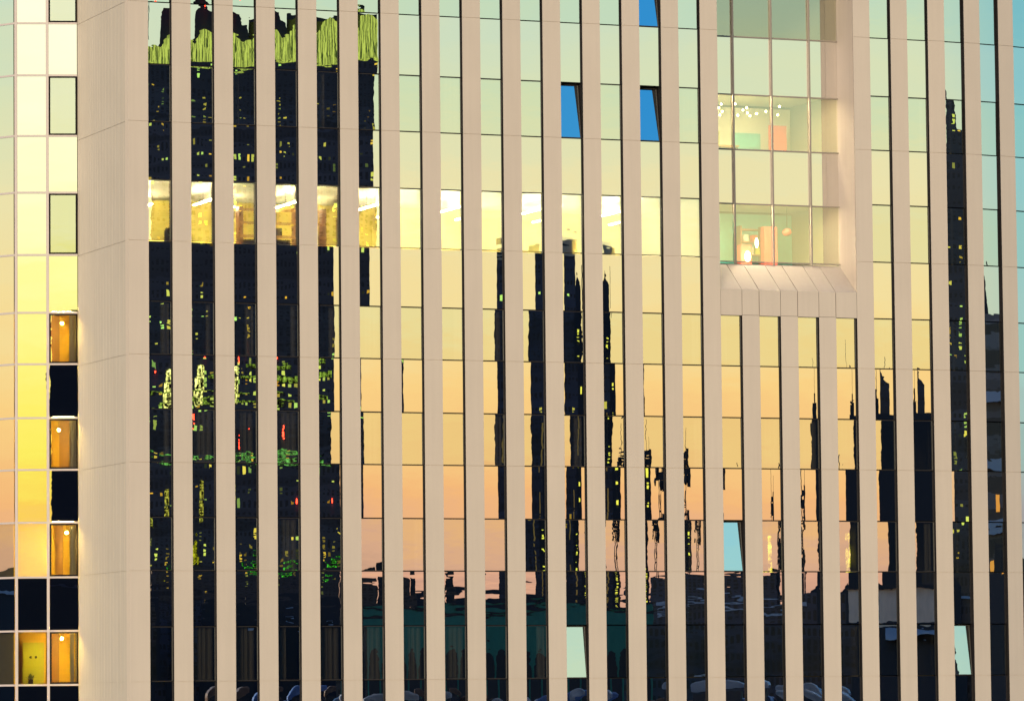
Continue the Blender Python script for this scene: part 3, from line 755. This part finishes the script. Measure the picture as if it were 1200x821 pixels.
t = tower('apartment_block', 270.4, -236.9, 21.9, 14, 40.5, 45.2, T_band, 'grey banded block with balconies and orange lit rooms')
for z in (38, 45): kid(t, 'lit_room', MB().box(-3, -1, 0, .2, 0, 2).box(1, 4, 0, .2, 0, 2), M['orange'], (0, .05, z))
for z in range(22, 62, 7): kid(t, 'balcony', MB().box(-9, 9, 0, 1.2, 0, 1.1), M['pale'], (0, .02, z))

# block mirrored in the corner glazing
t = tower('apartment_block', -132.3, -418.2, 12.0, 12, 50.3, -17.4, M['navy'], 'dark block mirrored in the amber corner glazing', [(0, 50.3), (1, 50.0)])
kid(t, 'lit_strip', MB().box(-.3, .3, 0, .2, 0, 5).box(-.3, .3, 0, .2, -16, -12), M['neon'], (2, .05, 58))

# low city: many blocks of unlike heights
rl = random.Random(11)
words_a = ['low dark block', 'squat brown block', 'stepped navy block', 'narrow grey block', 'long low warehouse']
nlow = 0
lowcol = [T_brown, M['navy'], M['dkst'], M['navy'], night_tower('navy block with small windows', (.02, .026, .05), (1.8, 1.3), .03, .7, (.6, .45), None, 13)]
azs = [-110+1.9*k for k in range(14)] + [-22+1.5*k for k in range(60)]
for az in azs:
    a = R(az + rl.uniform(-.4, .4))
    D = rl.uniform(345, 520)
    cx = 12 + (D-140)*math.sin(a); cy = -(D-140)*math.cos(a)
    e = rl.choice((1.2, 1.32, 1.4, 1.46, 1.52, 1.58)) if az > 6 else rl.uniform(1.45, 1.7)
    if az > 31: e += rl.uniform(-.2, .5)
    zt = -.7 + D*math.tan(R(e))
    w = rl.uniform(7, 20)
    top = rl.choice((None, [(0, zt-1.4), (.3, zt-1.4), (.3, zt), (1, zt)], [(0, zt-1.5), (.5, zt), (1, zt-1.5)], [(0, zt), (.6, zt), (.62, zt-1.7), (1, zt-1.7)],
        [(0, zt-2), (.2, zt-2), (.2, zt-.6), (.45, zt-.6), (.45, zt), (.7, zt), (.7, zt-1.2), (1, zt-1.2)]))
    t = tower(rl.choice(('low_block', 'town_house')), cx, cy, w, 9, zt, az, rl.choice(lowcol), 'small dark city block in the low skyline mirrored along the street', top, 'building', 'low city blocks mirrored along the street')
    if rl.random() < .6: kid(t, 'chimney', MB().box(-1.2, 1.2, -3, -1, 0, rl.uniform(1.5, 3.0)), M['dkst'], (rl.uniform(-3, 3), 0, zt-GZ-1.8))
    if rl.random() < .3: kid(t, 'roof_sheet', MB().box(-w*.4, w*.2, .02, .4, 0, .35), M['pale'], (0, 0, zt-GZ-rl.uniform(2.5, 4)))

# green hall, stone wall, curved roofs and street lamps lower down
t = empty('market_hall', (78.4, -161.9, GZ), 'long green sheet metal hall mirrored in the low windows', 'hall', None, R(22.1))
kid(t, 'wall', MB().box(-9.8, 9.8, -10, 0, 0, 5.9-GZ), M['green'])
kid(t, 'roof_edge', MB().box(-10, 10, -10.2, .2, 0, .25), M['dkst'], (0, 0, 5.92-GZ))
for x in (-8.1, -4.9, -1.7, 1.5, 4.7, 7.9):
    n = 12; pr = [(x+1.35*math.cos(math.pi*i/n), 27.4+1.5*math.sin(math.pi*i/n)) for i in range(n+1)]
    pr = [(x+1.35, 22)] + pr + [(x-1.35, 22)]
    kid(t, 'archway', MB().xprism(pr, .01, .2), M['dkst'])
t = empty('stone_wall_house', (105.5, -149.6, GZ), 'pale rubble stone house mirrored in the lowest windows near the end', 'house', None, R(27.3))
kid(t, 'wall', MB().box(-5.5, 5.5, -8, 0, 0, 7.0-GZ), M['stone'])
kid(t, 'roof', MB().box(-5.8, 5.8, -8.3, .3, 0, .3), M['dkst'], (0, 0, 7.02-GZ))
kid(t, 'shopfront', MB().box(-5.7, 5.7, .06, .9, 0, 4.6-GZ), M['navy'])
kid(t, 'awning', MB().prism([(.92, 4.3-GZ), (1.9, 3.7-GZ), (1.9, 3.6-GZ), (.92, 4.15-GZ)], -3.5, 4.2), M['pale'])
roofs = [plain('white canvas roof', (.42, .44, .50), .6), M['pale'], plain('blue canvas roof', (.12, .22, .50), .6), plain('brown canvas roof', (.16, .10, .08), .6)]
for n in range(26):
    az = 13.4 + n*.74 + rl.uniform(-.25, .25); a = R(az); D = rl.uniform(80, 118); wv = rl.uniform(.9, 2.6); dz = rl.uniform(-.3, 1.0)
    t = empty('market_tent', (12+D*math.sin(a), -D*math.cos(a), GZ), 'low tent with a curved roof beside the street, mirrored in the lowest panes', 'tent', 'tents along the street', a)
    arc = [(wv*math.cos(math.pi*k/10)*(1+.12*math.sin(k)), .42*math.sin(math.pi*k/10)) for k in range(11)]
    q = [(x, z-.07) for x, z in arc]
    sl_ = rl.uniform(-.25, .25)
    pr = [(x, z+sl_*x) for x, z in arc] + [(x, z+sl_*x) for x, z in reversed(q)]
    kid(t, 'roof', MB().xprism(pr, -4, 0), rl.choice(roofs), (0, 0, 24.9+dz))
    kid(t, 'wall', MB().box(-wv*.85, wv*.85, -3.9, -.1, 0, 24.7+dz), rl.choice((M['navy'], M['dkst'], M['navy'])))
    if rl.random() < .45: kid(t, 'lit_opening', MB().box(-wv*.5, wv*.1, -.08, -.02, 23.3+dz, 24.4+dz), rl.choice((M['ylamp2'], M['orange'], M['ylamp2'])))

tag(obj('ground', MB().poly([(-6000, -6000, 0), (6000, -6000, 0), (6000, 6000, 0), (-6000, 6000, 0)]).mesh('ground', M['ground']), None, (0, 0, GZ)), kind='structure')

# ------------------------------------------------------------------ sky
w = bpy.data.worlds.new('World'); scn.world = w; w.use_nodes = True
nt = w.node_tree; nt.nodes.clear()
out = N(nt, 'ShaderNodeOutputWorld'); bg = N(nt, 'ShaderNodeBackground'); L(nt, bg.outputs[0], out.inputs[0])
tc = N(nt, 'ShaderNodeTexCoord'); sp = N(nt, 'ShaderNodeSeparateXYZ'); L(nt, tc.outputs['Generated'], sp.inputs[0])
elev = math_(nt, 'MULTIPLY', math_(nt, 'ARCSINE', sp.outputs[2]), 180/math.pi)
azi = math_(nt, 'MULTIPLY', math_(nt, 'ARCTAN2', sp.outputs[0], math_(nt, 'MULTIPLY', sp.outputs[1], -1)), 180/math.pi)
wc = N(nt, 'ShaderNodeCombineXYZ'); L(nt, math_(nt, 'MULTIPLY', azi, .13), wc.inputs[0]); L(nt, math_(nt, 'MULTIPLY', elev, 1.5), wc.inputs[1])
wz = N(nt, 'ShaderNodeTexNoise'); wz.inputs['Scale'].default_value = 1.0; wz.inputs['Detail'].default_value = 4; L(nt, wc.outputs[0], wz.inputs['Vector'])
elw = math_(nt, 'ADD', elev, math_(nt, 'MULTIPLY', math_(nt, 'SUBTRACT', wz.outputs['Fac'], .5), 1.7))
pos = math_(nt, 'POWER', math_(nt, 'DIVIDE', elw, 60, None, True), .5)       # more room for the glow near the horizon
def ramp(stops):
    r = N(nt, 'ShaderNodeValToRGB'); cr = r.color_ramp
    while len(cr.elements) > 1: cr.elements.remove(cr.elements[-1])
    for n, (e, c, g) in enumerate(stops):
        p = (max(e, 0)/60)**.5; v = tuple(x*g/.86 for x in lin(*c))
        el = cr.elements[0] if n == 0 else cr.elements.new(p)
        el.position = p; el.color = (*v, 1)
    L(nt, pos, r.inputs[0]); return r.outputs[0]
main = ramp([(0, (140,108,105), 1), (1, (192,150,132), 1), (1.8, (226,173,142), 1), (2.5, (245,187,124), 1), (3.8, (251,212,136), 1), (5, (246,224,158), 1), (6.4, (236,229,178), 1), (7.5, (217,227,188), 1),
             (8.8, (203,223,198), 1), (12, (170,215,210), 1), (15.5, (140,206,230), 1), (19, (70,160,218), 1), (24, (40,138,215), 1), (34, (40,130,210), 1), (60, (50,110,190), 1)])
glow = ramp([(0, (190,130,100), 1), (1, (240,180,125), 1), (1.8, (250,208,135), 1), (2.4, (255,216,80), 1), (3.0, (255,248,92), 1), (4, (255,244,110), 1.05), (5, (255,250,150), 1.1), (6.5, (255,253,200), 1.15),
             (8.8, (255,255,222), 1.2), (12, (235,245,230), 1.1), (17, (160,210,232), 1), (34, (70,150,215), 1), (60, (50,110,190), 1)])
blue = ramp([(0, (90,95,110), 1), (1, (120,120,130), 1), (2, (165,165,165), 1), (4, (165,205,198), 1), (5.5, (155,203,200), 1), (7, (145,202,204), 1), (8.8, (126,192,206), 1), (14, (60,150,205), 1), (34, (35,120,200), 1), (60, (30,90,170), 1)])
g = math_(nt, 'DIVIDE', math_(nt, 'ADD', azi, 13), 13); g = math_(nt, 'MULTIPLY', math_(nt, 'MULTIPLY', g, g), -1)
g = math_(nt, 'EXPONENT', g)
def sstep(v, a, b):
    n = N(nt, 'ShaderNodeMapRange', interpolation_type='SMOOTHSTEP'); L(nt, v, n.inputs[0])
    n.inputs[1].default_value = a; n.inputs[2].default_value = b; n.inputs[3].default_value = 0; n.inputs[4].default_value = 1
    return n.outputs[0]
c = mixc(nt, g, main, glow)
c = mixc(nt, sstep(azi, 27, 56), c, blue)
sky = N(nt, 'ShaderNodeTexSky', sky_type='NISHITA'); sky.sun_disc = False; sky.sun_elevation = R(10); sky.sun_rotation = R(210)
sc = N(nt, 'ShaderNodeVectorMath', operation='SCALE'); sc.inputs['Scale'].default_value = .10; L(nt, sky.outputs[0], sc.inputs[0])
c = mixc(nt, sstep(elev, 38, 60), c, sc.outputs[0])
away = math_(nt, 'ABSOLUTE', math_(nt, 'ADD', azi, 35))
away = math_(nt, 'MINIMUM', away, math_(nt, 'SUBTRACT', 360, away))
sd = sstep(away, 100, 140); c = mixc(nt, math_(nt, 'MULTIPLY', sd, .85), c, (.30, .42, .95))
dim = math_(nt, 'SUBTRACT', 1, math_(nt, 'MULTIPLY', sstep(away, 100, 140), .82))
fin = N(nt, 'ShaderNodeVectorMath', operation='SCALE'); L(nt, c, fin.inputs[0]); L(nt, dim, fin.inputs['Scale'])
L(nt, fin.outputs[0], bg.inputs[0]); bg.inputs[1].default_value = 1.0

sl = bpy.data.lights.new('sun', 'SUN'); sl.energy = 4.4; sl.angle = R(14); sl.color = (1, .815, .575)
so = bpy.data.objects.new('sun', sl); col.objects.link(so)
az = R(-43); el = R(11)
d = Vector((math.sin(az)*math.cos(el), -math.cos(az)*math.cos(el), math.sin(el)))
so.rotation_euler = (-d).to_track_quat('-Z', 'Y').to_euler()

# ------------------------------------------------------------------ camera
cam = bpy.data.cameras.new('camera'); co = bpy.data.objects.new('camera', cam); col.objects.link(co); scn.camera = co
cam.sensor_width = 36; cam.lens = 5400.4/1200*36; cam.clip_end = 9000; cam.clip_start = 1
Rv = Vector((0.92667758, -0.37573239, -0.00968685)); Uv = Vector((-0.01952608, -0.07386351, 0.99707719)); Fv = Vector((0.3753497, 0.92377993, 0.07578424))
co.matrix_world = Matrix(((Rv.x, Uv.x, -Fv.x, -45.588), (Rv.y, Uv.y, -Fv.y, -143.728), (Rv.z, Uv.z, -Fv.z, -.742), (0, 0, 0, 1)))

scn.render.engine = 'CYCLES'
scn.cycles.use_denoising = True
scn.cycles.max_bounces = 8; scn.cycles.transparent_max_bounces = 12
scn.cycles.sample_clamp_indirect = 6
vs = scn.view_settings
vs.view_transform = 'Standard'; vs.look = 'None'; vs.exposure = 0; vs.gamma = 1; vs.use_curve_mapping = False
